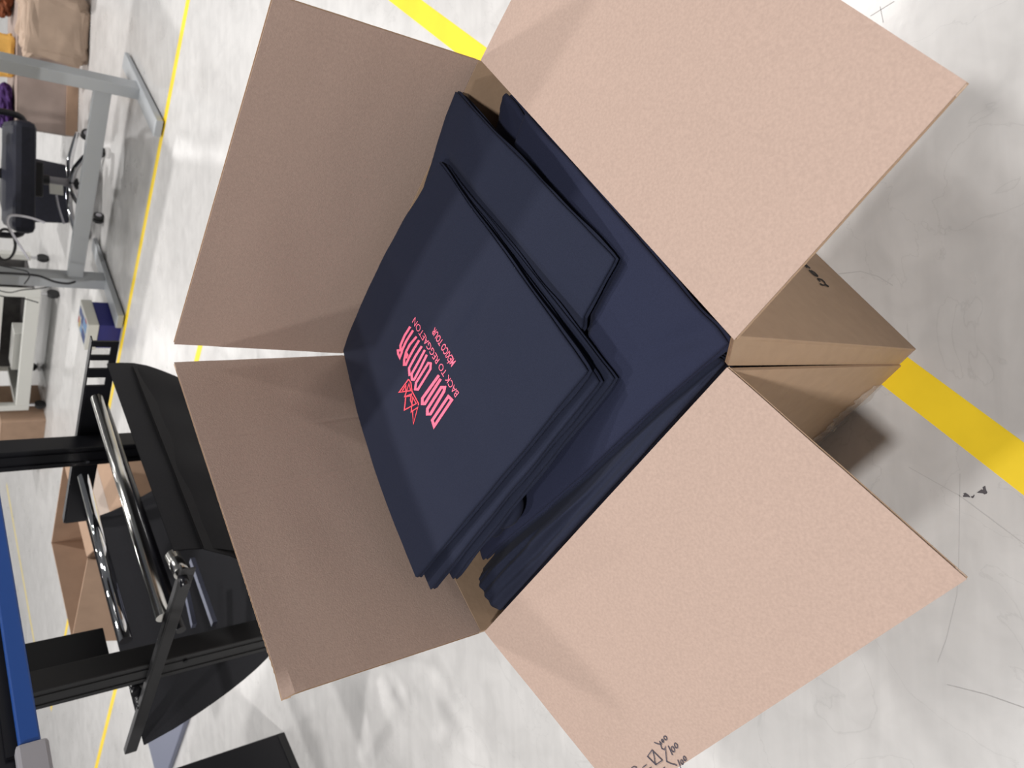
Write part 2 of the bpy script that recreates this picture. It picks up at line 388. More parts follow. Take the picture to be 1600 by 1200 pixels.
# ------------------------------------------------------------------ folded shirts
def inside(p, m=.007):
    """keep a plan point inside the carton walls"""
    q = p - BC; a = max(-BW / 2 + m, min(BW / 2 - m, q.dot(ex))); c = max(-BD / 2 + m, min(BD / 2 - m, q.dot(ey)))
    r = BC + ex * a + ey * c; return Vector((r.x, r.y, 0))
class Sheet:
    """four plan corners n(ear) r(ight) f(ar) l(eft) with heights -> bilinear top surface"""
    def __init__(s, n, r, f, l, bulge=0.0, wob=.002, seed=0, amp=.0015, freq=14):
        s.c = [n, r, f, l]; s.bulge = bulge; s.seed = seed; s.wob = wob; s.amp = amp; s.freq = freq; s.extra = None; s.over = []; s.thick = .01; s.taper = 0; s.like = None
    def xy(s, u, v):
        n, r, f, l = s.c; p = (n * (1 - u) + r * u) * (1 - v) + (l * (1 - u) + f * u) * v; return p
    def z(s, p):
        u, v = s.inv(p); return s.zuv(u, v, p)
    def zuv(s, u, v, p):
        n, r, f, l = s.c; u = max(-.05, min(1.05, u)); v = max(-.05, min(1.05, v))
        z = (n.z * (1 - u) + r.z * u) * (1 - v) + (l.z * (1 - u) + f.z * u) * v
        z += s.bulge * math.sin(math.pi * max(0, min(1, u))) * math.sin(math.pi * max(0, min(1, v)))
        z += s.amp * noise.noise(Vector((p.x * s.freq, p.y * s.freq, s.seed))) + s.amp * .4 * noise.noise(Vector((p.x * s.freq * 3, p.y * s.freq * 3, s.seed + 9)))
        if s.extra: z += s.extra(u, v)
        if s.like:                       # lies flat under another sheet
            o, dz = s.like; uu, vv = o.inv(p); z = o.zuv(uu, vv, p) - dz * (1 - o.taper * max(0, min(1, uu)))
        for o in s.over:                 # pressed down by what lies on it
            uu, vv = o.inv(p)
            dd = max(0, -uu, uu - 1, -vv, vv - 1) * .42
            if dd < .05: z = min(z, o.zuv(uu, vv, p) - o.th(uu) - .0014 + max(0, dd - .007) * .8)
        return z
    def th(s, u): return s.thick * (1 - s.taper * max(0, min(1, u)))
    def inv(s, p):
        u = v = .5
        for _ in range(12):
            q = s.xy(u, v); n, r, f, l = s.c
            du = (r - n) * (1 - v) + (f - l) * v; dv = (l - n) * (1 - u) + (f - r) * u
            e = p - q; det = du.x * dv.y - du.y * dv.x
            u += (e.x * dv.y - e.y * dv.x) / det; v += (du.x * e.y - du.y * e.x) / det
        return u, v
def shirt(name, sh, thick, layers, mat, label, group, nu=44, nv=44, parent=None, margin=.007, flat_bottom=None):
    """folded garment: soft top, rolled layered edges, underside"""
    rim = min(.006, thick / layers / 2); sh.thick = thick
    def pt(u, v):
        p = sh.xy(u, v); e = sh.wob
        if e:
            edge = max(abs(u - .5), abs(v - .5)) * 2
            p = p + Vector((noise.noise(Vector((u * 5, v * 5, sh.seed + 1))), noise.noise(Vector((u * 5, v * 5, sh.seed + 2))), 0)) * e * edge ** 4
        p = Vector((p.x, p.y, 0))
        p = inside(p, margin + rim); u2, v2 = sh.inv(p)
        return p, sh.zuv(u2, v2, p), sh.th(u2)
    G = [[pt(i / nu, j / nv) for i in range(nu + 1)] for j in range(nv + 1)]
    m = MB(); m.grid([[Vector((p.x, p.y, z)) for p, z, h_ in r] for r in G])
    ring = [(0, i) for i in range(nu)] + [(j, nu) for j in range(nv)] + [(nv, i) for i in range(nu, 0, -1)] + [(j, 0) for j in range(nv, 0, -1)]
    n1 = nu + 1; nR = len(ring); cen = sum((p for r in G for p, z, h_ in r), Vector()) / (n1 * (nv + 1))
    base = [j * n1 + i for j, i in ring]; prev = base
    K = 6 * layers
    for k in range(1, K + 1):
        t = k / K; lay = min(layers - 1, int(t * layers - 1e-6)); lt = t * layers - lay
        cur = []
        for q, (j, i) in enumerate(ring):
            p, z, h_ = G[j][i]; ja, ia = ring[q - 1]; jb, ib = ring[(q + 1) % nR]
            tg = G[jb][ib][0] - G[ja][ia][0]; nn = Vector((tg.y, -tg.x, 0))
            nn = nn.normalized() if nn.length > 1e-9 else (p - cen).normalized()
            if nn.dot(p - cen) < 0: nn = -nn
            wv = .6 + .4 * noise.noise(Vector((p.x * 22, p.y * 22, sh.seed + 5 + lay * 3)))
            lw = (lay and .0035 * noise.noise(Vector((p.x * 15, p.y * 15, sh.seed + 40 + lay)))) + .0012 * lay
            out = rim * math.sin(math.pi * lt) ** .7 * (.8 + .3 * wv) + lw * math.sin(math.pi * min(1, lt * 1.2)) if lt < .999 else -.002
            zz_ = z - h_ * t if flat_bottom is None else z + (min(z - .002, flat_bottom) - z) * t
            cur.append(len(m.v)); m.v.append(Vector((p.x, p.y, zz_)) + nn * out)
        for q in range(nR): m.f.append((prev[q], prev[(q + 1) % nR], cur[(q + 1) % nR], cur[q]))
        prev = cur
    idx = dict(zip(ring, prev))
    for j in range(1, nv):
        for i in range(1, nu):
            p, z, h_ = G[j][i]; idx[(j, i)] = len(m.v)
            m.v.append(Vector((p.x, p.y, z - h_ if flat_bottom is None else flat_bottom)))
    for j in range(nv):
        for i in range(nu): m.f.append((idx[(j, i)], idx[(j + 1, i)], idx[(j + 1, i + 1)], idx[(j, i + 1)]))
    o = m.build(name, mat, parent, smooth=True)
    if parent is None: tag(o, label, 'shirt', group)
    return o
GRP = 'folded navy shirts in the carton'
def C3(x, y, z): return at_z(x, y, z)
def cz(p, z): return Vector((p.x, p.y, z))
def cl(p, m=.004): return cz(inside(p, m), p.z)
def pile(n, r, l, zf, seed, bul):
    f_ = inside(cF, .008)
    s = Sheet(n, r, cz(f_, zf), l, .004, .0022, seed, .0016, 9); s.taper = .66
    s.extra = lambda u, v: bul * (math.sin(math.pi * u) * max(0, v - .6) / .4 + math.sin(math.pi * v) * max(0, u - .6) / .4)
    return s
# top pile: printed shirt over two more
C1s = pile(at_z(914, 580, .474), cl(at_z(685, 257, .479)), cl(at_z(640, 913, .524)), .463, 31, .012)
C2s = pile(at_z(931, 597, .461), cl(at_z(690, 259, .474)), cl(at_z(672, 921, .508)), .457, 32, .0); C2s.like = (C1s, .0145)
C3s = pile(at_z(952, 592, .448), cl(at_z(696, 260, .470)), cl(at_z(708, 902, .490)), .448, 33, .0); C3s.like = (C1s, .0290)
_e1 = C1s.extra; _ua, _va = C1s.inv(V2(at_z(762, 440, .485))); _ub, _vb = C1s.inv(V2(at_z(700, 542, .49)))
def _crease(u, v):
    dx, dy = _ub - _ua, _vb - _va; l2 = dx * dx + dy * dy; t = max(-.1, min(1.1, ((u - _ua) * dx + (v - _va) * dy) / l2))
    d = ((u - _ua) * dy - (v - _va) * dx) / math.sqrt(l2)
    fade = math.exp(-((t - .5) / .38) ** 4)
    return _e1(u, v) + .0016 * fade * (math.tanh(d / .012) * math.exp(-(d / .07) ** 2))
C1s.extra = _crease
for s_ in (C1s, C2s, C3s): s_.thick = .0115
# second pile: two shirts with a corner pointing right
Bsheets = []
for k, (dz, (bx, by), (rx, ry)) in enumerate([(0, (957, 405), (701, 137)), (-.0105, (953, 412), (708, 140))]):
    bn = at_z(bx, by, .445 + dz); br = at_z(rx, ry, .482 + dz); br = cz(inside(br, .005), .482 + dz)
    dv = (at_z(905, 500, .445 + dz) - at_z(957, 405, .445 + dz)); dv.z = 0; dv = dv.normalized() * .36
    Bs = Sheet(bn, br, cz(inside(br + dv, .01), .446 + dz), cz(bn + dv, .446 + dz), .003, .0015, 20 + k, .0014, 10)
    Bs.extra = lambda u, v: -.010 * max(0, u - .86) / .14 * max(0, .5 - v)
    Bs.thick = .009; Bs.over = [C3s] + Bsheets; Bsheets.append(Bs)
# large flat lower shirt, corner at the near corner of the carton
A = Sheet(cz(inside(at_z(1133, 530, .432), .008), .432), at_z(820, 180, .424), at_z(700, 560, .424), at_z(752, 872, .424), .004, .002, 14, .0016, 11)
A.extra = lambda u, v: -.007 * math.exp(-((u - .05 - .4 * v) / .035) ** 2 - ((v - .05) / .10) ** 2) + .003 * math.sin(9 * v + 3 * u) * max(0, 1 - u * 5) - .003 * max(0, .06 - u) / .06
A.thick = .014; A.over = [C3s] + Bsheets
# layer below it along the near left wall, long folds
A2 = Sheet(cz(inside(at_z(1122, 572, .425), .008), .424), at_z(1000, 500, .418), at_z(728, 914, .428), at_z(757, 967, .432), 0, .001, 12, .003, 20)
A2.extra = lambda u, v: .0045 * math.sin(u * 24 + 2.0 * math.sin(v * 4)) * (.3 + .7 * min(1, v * 3)) * (1 - .8 * v ** 5) - .008 * max(0, .22 - u) / .22
A2.thick = .022; A2.over = [A, C3s] + Bsheets
# piece in the right corner
A4 = Sheet(at_z(905, 300, .405), cz(inside(at_z(786, 150, .415)), .415), at_z(772, 215, .40), at_z(880, 360, .40), 0, .003, 13, .003, 25)
A4.thick = .020; A4.over = [A] + Bsheets
nI, rI, fI, lI = [inside(c, .025) for c in (cN, cR, cF, cL)]
base_sh = Sheet(cz(nI, .385), cz(rI, .355), cz(fI, .395), cz(lI, .372), 0, 0, 11, .004, 16); base_sh.over = [A2, A4, A]
shirt('folded_shirt', base_sh, .30, 12, m_navy2, 'deepest navy shirt in the carton, seen only in the dark gaps along its walls', GRP, margin=.022, flat_bottom=.02)
shirt('folded_shirt', A2, .022, 3, m_navy, 'navy shirt with long creases along the near left wall of the carton', GRP, nu=60, nv=50)
shirt('folded_shirt', A4, .020, 2, m_navy2, 'navy shirt edge tucked in the dark right corner below the others', GRP, nu=24, nv=24)
shirt('folded_shirt', A, .014, 2, m_navy2, 'broad flat navy shirt whose corner fills the near corner of the carton', GRP, nu=70, nv=70)
shirt('folded_shirt', Bsheets[1], .009, 2, m_navy, 'lower navy shirt of the second pile, a thin edge under the pointed corner', GRP, nu=50, nv=50)
shirt('folded_shirt', Bsheets[0], .009, 2, m_navy, 'navy shirt under the printed pile with a pointed corner toward the right', GRP, nu=50, nv=50)
shirt('folded_shirt', C3s, .0115, 2, m_navy, 'lowest navy shirt of the top pile, its near corner sticking out farthest', GRP, nu=50, nv=50)
shirt('folded_shirt', C2s, .0115, 2, m_navy, 'middle navy shirt of the top pile, directly under the printed one', GRP, nu=50, nv=50)
top = empty('printed_shirt', cz(at_z(760, 560, .46), .44))
tag(top, 'topmost folded navy shirt with a pink tour print', 'shirt', GRP)
shirt('shirt_body', C1s, .0115, 2, m_navy, None, None, nu=70, nv=70, parent=top)
# bunched cloth peeking out below the top pile
for k, pp in enumerate([[(803, 768), (808, 785), (800, 808), (784, 822)], [(790, 780), (796, 798), (786, 818)], [(775, 795), (783, 812), (772, 836)]]):
    P = spline([at_z(x, y, .447 - .003 * k) for x, y in pp], 6); n = len(P)
    mm = MB().tube(P, [.004 + .006 * math.sin(math.pi * (i + .4) / n) for i in range(n)], 10)
    if k == 0: slv = empty('shirt_sleeve', cz(P[0], .43)); tag(slv, 'bunched navy sleeve poking out under the left edge of the top pile', 'shirt', GRP)
    mm.build('sleeve_fold', m_navy, slv, smooth=True)

# ---- print on the top shirt (traced as strokes, laid on the cloth)
def on_shirt(x, y, off=.0007):
    z = .48
    for _ in range(10):
        p = at_z(x, y, z); z = C1s.z(Vector((p.x, p.y, 0))) + off
    return at_z(x, y, z)
A_ = lambda pts: S(pts, 10.909, 610, 490)
B_ = lambda pts: S(pts, 10.909, 610, 570)
letters = [B_([(714, 945), (745, 1048), (1047, 597), (988, 538)]), B_([(630, 842), (632, 750), (866, 384), (926, 384), (914, 452), (682, 840)]),
           B_([(828, 178), (546, 572), (543, 664), (588, 664), (722, 450), (858, 240)]),
           A_([(422, 1290), (436, 1180), (646, 842), (688, 848), (682, 945), (468, 1295)]),
           A_([(535, 556), (430, 720), (318, 930), (326, 1042), (362, 1030), (480, 820), (588, 620)]), A_([(362, 1030), (368, 1124), (404, 1126), (510, 930), (622, 700)]),
           A_([(446, 392), (330, 530), (268, 650), (236, 790), (232, 872), (262, 872), (320, 745), (400, 600), (490, 455)]), A_([(262, 650), (290, 705), (262, 760)]),
           A_([(338, 222), (240, 380), (172, 540), (172, 610)]), A_([(386, 285), (270, 470), (200, 625), (192, 665), (160, 752), (132, 690), (128, 628), (200, 625)])]
strokes('print_lettering', letters[:3], 4.3, on_shirt, m_pink, top, closed=(0, 1))
strokes('print_lettering', letters[3:], 3.5, on_shirt, m_pink, top, closed=(0,))
crown = [B_([(310, 245), (148, 468), (345, 440), (318, 322), (245, 542), (345, 530)]), B_([(310, 245), (352, 312), (368, 450), (482, 665), (476, 690)]),
         B_([(262, 555), (238, 770), (440, 662), (380, 548), (355, 803), (466, 725), (393, 1008), (376, 775)]), B_([(262, 540), (360, 498), (342, 600), (375, 690)]), B_([(205, 442), (266, 345), (262, 440)])]
strokes('print_emblem', crown, 1.7, on_shirt, m_red, top)
def text_on(name, s, P0, P1, P2, P3, mat, bold):
    cu = bpy.data.curves.new('t', 'FONT'); cu.body = s; cu.size = 1; cu.resolution_u = 3; cu.offset = bold; cu.fill_mode = 'FRONT'
    ob = bpy.data.objects.new('t', cu); col.objects.link(ob); bpy.context.view_layer.update()
    me = bpy.data.meshes.new_from_object(ob.evaluated_get(bpy.context.evaluated_depsgraph_get()))
    vs = [v.co.copy() for v in me.vertices]; fs = [tuple(p.vertices) for p in me.polygons]
    x0 = min(v.x for v in vs); x1 = max(v.x for v in vs); y1 = .729
    out = []
    for v in vs:
        u = (v.x - x0) / (x1 - x0); t = v.y / y1
        bx = P0[0] + (P1[0] - P0[0]) * u; by = P0[1] + (P1[1] - P0[1]) * u
        tx = P2[0] + (P3[0] - P2[0]) * u; ty = P2[1] + (P3[1] - P2[1]) * u
        out.append(on_shirt(bx + (tx - bx) * t, by + (ty - by) * t))
    bpy.data.objects.remove(ob); bpy.data.curves.remove(cu); bpy.data.meshes.remove(me)
    return mesh(name, out, fs, mat, top)
q = A_([(1170, 1349), (422, 58), (1100, 1437), (364, 152)]); text_on('print_lettering', 'BACK TO REGGAETON', *q, m_pink, .0)
q = A_([(1114, 813), (757, 230), (1034, 917), (696, 320)]); text_on('print_lettering', 'MÉXICO TOUR', *q, m_pink, .012)

# ------------------------------------------------------------------ printer stand (left in the photo's own view)
ZA = .57
A0, A1 = at_z(165, 533, ZA), at_z(118, 815, ZA); D0, D1 = at_z(296, 888, ZA), at_z(205, 1175, ZA)
sd = ((A1 - A0) + (D1 - D0)).normalized(); sw = Vector((sd.y, -sd.x, 0)); sw = sw if sw.y < 0 else -sw   # depth / width axes
p1 = at_z(138, 690, ZA) + sw * .038; p2 = at_z(243, 1056, ZA) - sw * .040
stand = empty('printer_stand', cz((p1 + p2) / 2, 0))
tag(stand, 'black metal printer stand with steel rollers and a fabric catch basket', 'printer stand')
PT = .86
for p in (p1, p2):
    MB().box(cz(p, (PT + .05) / 2 + .0), sd * .040, sw * .028, zz * ((PT - .05) / 2)).build('post', m_black if p is p1 else m_charcoal, stand, bevel=.003)
    for k in (-.020, .020):
        MB().box(cz(p, (PT + .05) / 2) - sd * 0 + sd * k + sw * .0295, sd * .002, sw * .0015, zz * ((PT - .06) / 2)).build('post_rib', m_black if p is p1 else m_charcoal, stand)
    MB().box(cz(p, .025) + sd * .03, sd * .10, sw * .035, zz * .025).build('foot', m_black, stand, bevel=.006)
    for q_ in (ZA + .012, ZA - .07):
        MB().tube([cz(p, q_) + sd * (.018 if q_ > ZA else -.02) + sw * .027, cz(p, q_) + sd * (.018 if q_ > ZA else -.02) + sw * .034], .006, 10).build('bolt', m_chrome if p is p1 else m_black, stand)
# slotted bracket arm on the far post
def arm(a, b_, slots, name):
    L_ = (b_ - a).length; t = (b_ - a) / L_; n = 24; mm = MB()
    xs = [0.0]
    for s in slots: xs += [s - .016, s + .016]
    xs.append(L_)
    for i in range(0, len(xs) - 1, 2):
        x0, x1 = xs[i], xs[i + 1]
        if x1 > x0: mm.box(a + t * ((x0 + x1) / 2) - zz * .002, t * (x1 - x0) / 2, sw * .003, zz * .034)
    for s in slots: mm.box(a + t * s - zz * .026, t * .0161, sw * .003, zz * .010)
    mm.box(a + t * L_ / 2 + zz * .034 - sw * .012, t * L_ / 2, sw * .012, zz * .002)
    return mm.build(name, m_black, stand)
arm(A0, A1, (.035, .085, .15), 'bracket_arm')
mm = MB(); mm.box((D0 + D1) / 2, (D1 - D0) / 2, sw * .003, zz * .014); mm.box((D0 + D1) / 2 + zz * .015 - sw * .006, (D1 - D0) / 2, sw * .009, zz * .002)
mm.build('bracket_arm', m_charcoal, stand, bevel=.002)
def roller(pa, pb, r, mat, name='roller'):
    return MB().tube([pa, pb], r, 20).build(name, mat, stand, smooth=False)
def smooth_sides(o):
    for p in o.data.polygons: p.use_smooth = len(p.vertices) == 4
for a_, b_, r, m_ in (((151, 622), (255, 965), .016, m_steel), ((130, 745), (197, 1001), .016, m_chrome)):
    smooth_sides(roller(at_z(*a_, ZA + .02), at_z(*b_, ZA + .02), r, m_))
smooth_sides(roller(at_z(160, 625, ZA - .05), at_z(283, 985, ZA - .05), .012, m_black_gloss, 'guide_rail'))
smooth_sides(roller(at_z(270, 868, ZA + .01), at_z(284, 896, ZA + .01), .017, m_steel, 'roller_end'))
smooth_sides(roller(at_z(210, 1060, ZA + .02), at_z(216, 1083, ZA + .02), .017, m_black_gloss, 'roller_end'))
for b_ in ((285, 900), (217, 1089)):
    q_ = at_z(*b_, ZA + .01); smooth_sides(roller(q_, q_ + sw * .03, .010, m_black_gloss, 'roller_pin'))
# cloth hanging over the front bar
fa, fb = at_z(167, 568, ZA + .03), at_z(271, 860, ZA + .03)
rows = []
for j in range(17):
    t = j / 16; drop = .48 * t; r = []
    for i in range(33):
        u = i / 32; p = fa.lerp(fb, u); out = -sd
        x = .020 * math.sin(min(1, t * 6) * math.pi / 2) - .22 * t + .010 * t * math.sin(u * 11 + 1) + .006 * t * math.sin(u * 23)
        z = -.018 * (1 - math.cos(min(1, t * 6) * math.pi / 2)) - drop + .012 * t * math.sin(u * 5)
        shift = sw * (-.015 * math.sin(t * 7) * (1 - u)) 
        r.append(p + out * x + zz * z + shift)
    rows.append(r)
bk = [[q - (-sd) * .003 for q in r][::-1] for r in rows]
MB().grid(rows).grid(bk).build('catch_cloth', m_fabric, stand, smooth=True)
# sling of the basket between the arms, sagging to the rear
rows = []
ra, rb = at_z(118, 812, ZA), at_z(205, 1165, ZA)
for j in range(21):
    t = j / 20; r = []
    for i in range(17):
        u = i / 16
        p = (fa.lerp(fb, u) * (1 - t) + ra.lerp(rb, u) * t) + sw * (.01 + .0)
        sag = -.30 * math.sin(math.pi * t) ** .8 * (1 + .10 * math.sin(u * 3)) - .03
        r.append(Vector((p.x, p.y, ZA + sag)))
    rows.append(r)
bk = [[q - zz * .003 for q in r][::-1] for r in rows]
MB().grid(rows).grid(bk).build('basket_cloth', m_fabric, stand, smooth=True)
for k_, (t0, t1) in enumerate([((300, 875), (335, 975)), ((282, 880), (303, 978))]):
    a_, b_ = at_z(*t0, .40), at_z(*t1, .40); MB().box((a_ + b_) / 2, (b_ - a_) / 2, sd * .010, zz * .006).build('cross_brace', m_slate if k_ < 2 else m_black, stand)
a_, b_ = at_z(30, 1005, .74), at_z(110, 985, .74)
MB().box(cz(p2, .745) - sw * .075, sw * .047, sd * .012, zz * .085).build('shadowed_block', m_black, stand, bevel=.003)  # added black block standing in for something shadowed beyond the near post
# printer carried by the stand
pa, pb = at_z(-22, 700, .90), at_z(52, 1163, .90)
pr = empty('wide_printer', cz((pa + pb) / 2, PT))
tag(pr, 'black wide-format printer with a blue edge trim, cut by the left picture edge', 'printer')
pd = (pb - pa).normalized(); pn = Vector((pd.y, -pd.x, 0)); pn = pn if pn.dot(sd) > 0 else -pn
pbb = pb + pd * .30
MB().box(cz((pa + pbb) / 2, 1.03) + pn * .20, (pbb - pa) / 2, pn * .17, zz * .125).build('housing', m_black_gloss, pr, bevel=.02)
MB().box(cz((pa + pb) / 2, .905) + pn * .0, (pb - pa) / 2, pn * .008, zz * .016).build('edge_trim', m_blue, pr, bevel=.003)
mm = MB().box(cz(pb + pd * .06, .903), pd * .06, pn * .015, zz * .024); mm.build('end_cap', m_cap, pr, bevel=.006)
MB().box(cz((pa + pb) / 2, .925) + pn * .13, (pb - pa) / 2, pn * .11, zz * .012).build('base_tray', m_black, pr)

# dark cabinet at the photo's lower edge and the slate plate behind it
g0, g1 = at_z(443, 1143), at_z(463, 1190); gd = (g1 - g0).normalized(); gn = Vector((-gd.y, gd.x, 0)); gn = gn if gn.dot(sd) > 0 else -gn
cab = empty('black_cabinet', cz(g0 + gd * .2 + gn * .1, 0)); tag(cab, 'black upright cabinet side standing on the floor at the bottom left picture edge', 'cabinet')
MB().box(cz(g0 + gd * .25 + gn * .02, .42), gd * .25, gn * .02, zz * .42).build('side_panel', m_black, cab, bevel=.004)
MB().box(cz(g0 + gd * .29 + gn * .25, .42), gd * .21, gn * .21, zz * .40).build('body', m_black, cab, bevel=.004)
MB().box(cz(g0 + gd * .25 + gn * .02, .012), gd * .245, gn * .024, zz * .012).build('toe_rail', m_rubber, cab)
h0, h1_, h2_ = at_z(303, 1089, .02), at_z(268, 1189, .02), at_z(224, 1142, .02)
hd = (h1_ - h0).normalized(); hn = Vector((-hd.y, hd.x, 0)); hn = hn if hn.y > 0 else -hn
q0 = h0 - hd * .10; q1 = h1_ + hd * .30
fe = at_z(224, 1142, .02); wdt = max(.12, (fe - h0).dot(hn)); print('plate width', wdt)
MB().hexa([cz(v, 0) for v in (q0, q1, q1 + hn * wdt, q0 + hn * wdt)], [cz(v, .024) for v in (q0, q1, q1 + hn * wdt, q0 + hn * wdt)]).build('base_plate', m_slate, None, bevel=.004)
bpy.data.objects['base_plate'] and tag(bpy.data.objects['base_plate'], 'flat slate grey base plate on the floor below the diagonal arm', 'base plate')

# ------------------------------------------------------------------ grey desk frame
f1a, f1b = at_z(204, 83), at_z(259, 190); f2a, f2b = at_z(154, 372), at_z(197, 494)
desk = empty('standing_desk', cz((f1a + f1b + f2a + f2b) / 4, 0)); tag(desk, 'grey steel height-adjustable desk frame on flat feet', 'desk')
legs = []
for a_, b_, s in ((f1a, f1b, .47), (f2a, f2b, .50)):
    t = (b_ - a_).normalized(); n = Vector((-t.y, t.x, 0)); n = n if n.dot(e_d) > 0 else -n
    MB().hexa([a_ + zz * .008, b_ + zz * .008, b_ + n * .085 + zz * .008, a_ + n * .085 + zz * .008], [a_ + zz * .030, b_ + zz * .042, b_ + n * .085 + zz * .042, a_ + n * .085 + zz * .030]).build('foot', m_grey, desk, bevel=.004)
    for e in (.06, .94):
        MB().tube([cz(a_.lerp(b_, e) + n * .04, 0), cz(a_.lerp(b_, e) + n * .04, .012)], .022, 14).build('levelling_pad', m_rubber, desk)
    c = a_.lerp(b_, s) + n * .045; legs.append((c, t, n))
    MB().box(cz(c, .33), t * .045, n * .030, zz * .30).build('outer_column', m_grey, desk, bevel=.004)
    MB().box(cz(c, .66), t * .038, n * .024, zz * .05).build('inner_column', m_grey, desk, bevel=.004)
    MB().box(cz(c, .70), t * .33, n * .035, zz * .015).build('top_bracket', m_grey, desk)
c1, t1, n1 = legs[0]; c2, t2, n2 = legs[1]; ct = (c2 - c1).normalized()
MB().box(cz((c1 + c2) / 2, .187) - t1 * .0, ct * ((c2 - c1).length / 2 - .02), zz * .039, Vector((ct.y, -ct.x, 0)) * .018).build('cross_rail', m_grey, desk, bevel=.003)
MB().box(cz((c1 + c2) / 2, .732), ct * ((c2 - c1).length / 2 + .22), Vector((ct.y, -ct.x, 0)) * .38, zz * .014).build('desktop', m_white, desk, bevel=.003)

# ------------------------------------------------------------------ office chair
cc = at_z(118, 287, .10)
chair = empty('office_chair', cz(cc, 0)); tag(chair, 'dark navy office chair with a chrome star base behind the desk rail', 'chair')
ca0 = math.radians(-66)
for k in range(5):
    th = ca0 + k * 2 * math.pi / 5; dv = Vector((math.cos(th), math.sin(th), 0)); sv = Vector((-dv.y, dv.x, 0))
    P = [cz(cc, .125) + dv * .02, cz(cc, .125) + dv * .13, cz(cc, .10) + dv * .24, cz(cc, .078) + dv * .32]
    lg = MB().tube(spline(P, 5), [.021 - .0006 * i for i in range(16)], 10).build('leg', m_chrome, chair, smooth=True)
    e = cz(cc, 0) + dv * .325
    MB().tube([cz(e, .05), cz(e, .085)], .006, 8).build('caster_stem', m_chrome, chair)
    for s in (-1, 1):
        w0 = cz(e, .028) + sv * (.006 * s); MB().tube([w0, w0 + sv * (.016 * s)], .028, 18).build('caster_wheel', m_rubber, chair)
        MB().tube([w0 + sv * (.0161 * s), w0 + sv * (.0185 * s)], .016, 16).build('wheel_hub', m_cap, chair)
MB().tube([cz(cc, .09), cz(cc, .14)], .034, 16).build('hub', m_black, chair)
MB().tube([cz(cc, .14), cz(cc, .24)], .024, 16).build('gas_column', m_cap, chair, smooth=False)
MB().tube([cz(cc, .24), cz(cc, .30)], .030, 16).build('column_sleeve', m_black, chair)
fdv = Vector((math.cos(math.radians(-105)), math.sin(math.radians(-105)), 0)); sdv = Vector((-fdv.y, fdv.x, 0))
MB().box(cz(cc, .315), fdv * .12, sdv * .10, zz * .03).build('tilt_mechanism', m_black, chair, bevel=.01)
MB().box(cz(cc, .395), fdv * .26, sdv * .31, zz * .055).build('seat', m_seat, chair, bevel=.035)
for s in (-1, 1):
    MB().tube(spline([cz(cc, .36) + sdv * .20 * s, cz(cc, .38) + sdv * .33 * s, cz(cc, .53) + sdv * .345 * s, cz(cc, .68) + sdv * .32 * s], 6), .018, 10).build('arm_post', m_black, chair, smooth=True)
    MB().box(cz(cc, .69) + sdv * .32 * s, fdv * .13, sdv * .035, zz * .015).build('armrest', m_black, chair, bevel=.01)
MB().box(cz(cc, .46) - fdv * .27 + zz * 0, fdv * .02, sdv * .03, zz * .12).build('back_bracket', m_black, chair, bevel=.005)
MB().box(cz(cc, .80) - fdv * .30, fdv * .04, sdv * .24, zz * .26).build('backrest', m_seat, chair, bevel=.035)
q0 = at_y(88, 296, cc.y - .1); MB().box(q0, Vector((.03, 0, 0)), Vector((0, .001, 0)), zz * .035).build('paper_tag', m_white, chair)
MB().tube(spline([at_y(88, 305, cc.y - .1), at_y(92, 325, cc.y - .1), at_y(100, 350, cc.y - .1)], 5), .006, 8).build('tag_strap', m_wcable, chair)

# dark bin to the left of the chair
b0 = at_z(108, 353); bx = Vector((.76, -.65, 0)).normalized(); by_ = Vector((.65, .76, 0)).normalized()
bn_ = empty('storage_bin', cz(b0, 0)); tag(bn_, 'dark navy storage bin on the floor beside the office chair', 'bin')
mm = MB(); s0, s1 = .15, .17
def ringp(s, z): c = b0 + bx * .16 + by_ * .16; return [cz(c + bx * (sx * s) + by_ * (sy * s), z) for sx, sy in ((-1, -1), (1, -1), (1, 1), (-1, 1))]
mm.hexa(ringp(s0, 0), ringp(s1, .36)); mm.build('tub', m_seat, bn_, bevel=.012)
mm = MB(); mm.hexa(ringp(s1 + .012, .355), ringp(s1 + .012, .375)); mm.build('rim', m_black, bn_, bevel=.006)

# ------------------------------------------------------------------ cartons and things behind the desk
def carton(corner, ux, uy, lx, ly, h, label, mat, name='cardboard_box', tape=True):
    o = empty(name, cz(corner, 0)); tag(o, label, 'box')
    a = cz(corner, 0); q = [a, a + ux * lx, a + ux * lx + uy * ly, a + uy * ly]
    MB().hexa(q, [v + zz * h for v in q]).build('body', mat, o, bevel=.004)
    m1 = MB().hexa([v + zz * h for v in (q[0], q[1], q[1] + uy * ly * .495, q[0] + uy * ly * .495)], [v + zz * (h + .005) for v in (q[0], q[1], q[1] + uy * ly * .495, q[0] + uy * ly * .495)]); m1.build('top_flap', mat, o)
    m1 = MB().hexa([v + zz * h for v in (q[0] + uy * ly * .505, q[1] + uy * ly * .505, q[2], q[3])], [v + zz * (h + .005) for v in (q[0] + uy * ly * .505, q[1] + uy * ly * .505, q[2], q[3])]); m1.build('top_flap', mat, o)
    return o, q
k0 = at_z(121, 214); k1 = at_z(124, 100); kx = (k1 - k0).normalized(); ky = Vector((-kx.y, kx.x, 0)); ky = ky if ky.y > 0 else -ky
ko, kq = carton(k0, kx, ky, .95, .42, .335, 'wide dull brown carton on the floor behind the desk leg', m_card_grey)
MB().box(kq[0].lerp(kq[1], .5) - ky * .004 + zz * .035, kx * .475, ky * .004, zz * .033).build('base_strip', m_card_bg, ko)
KH = .341
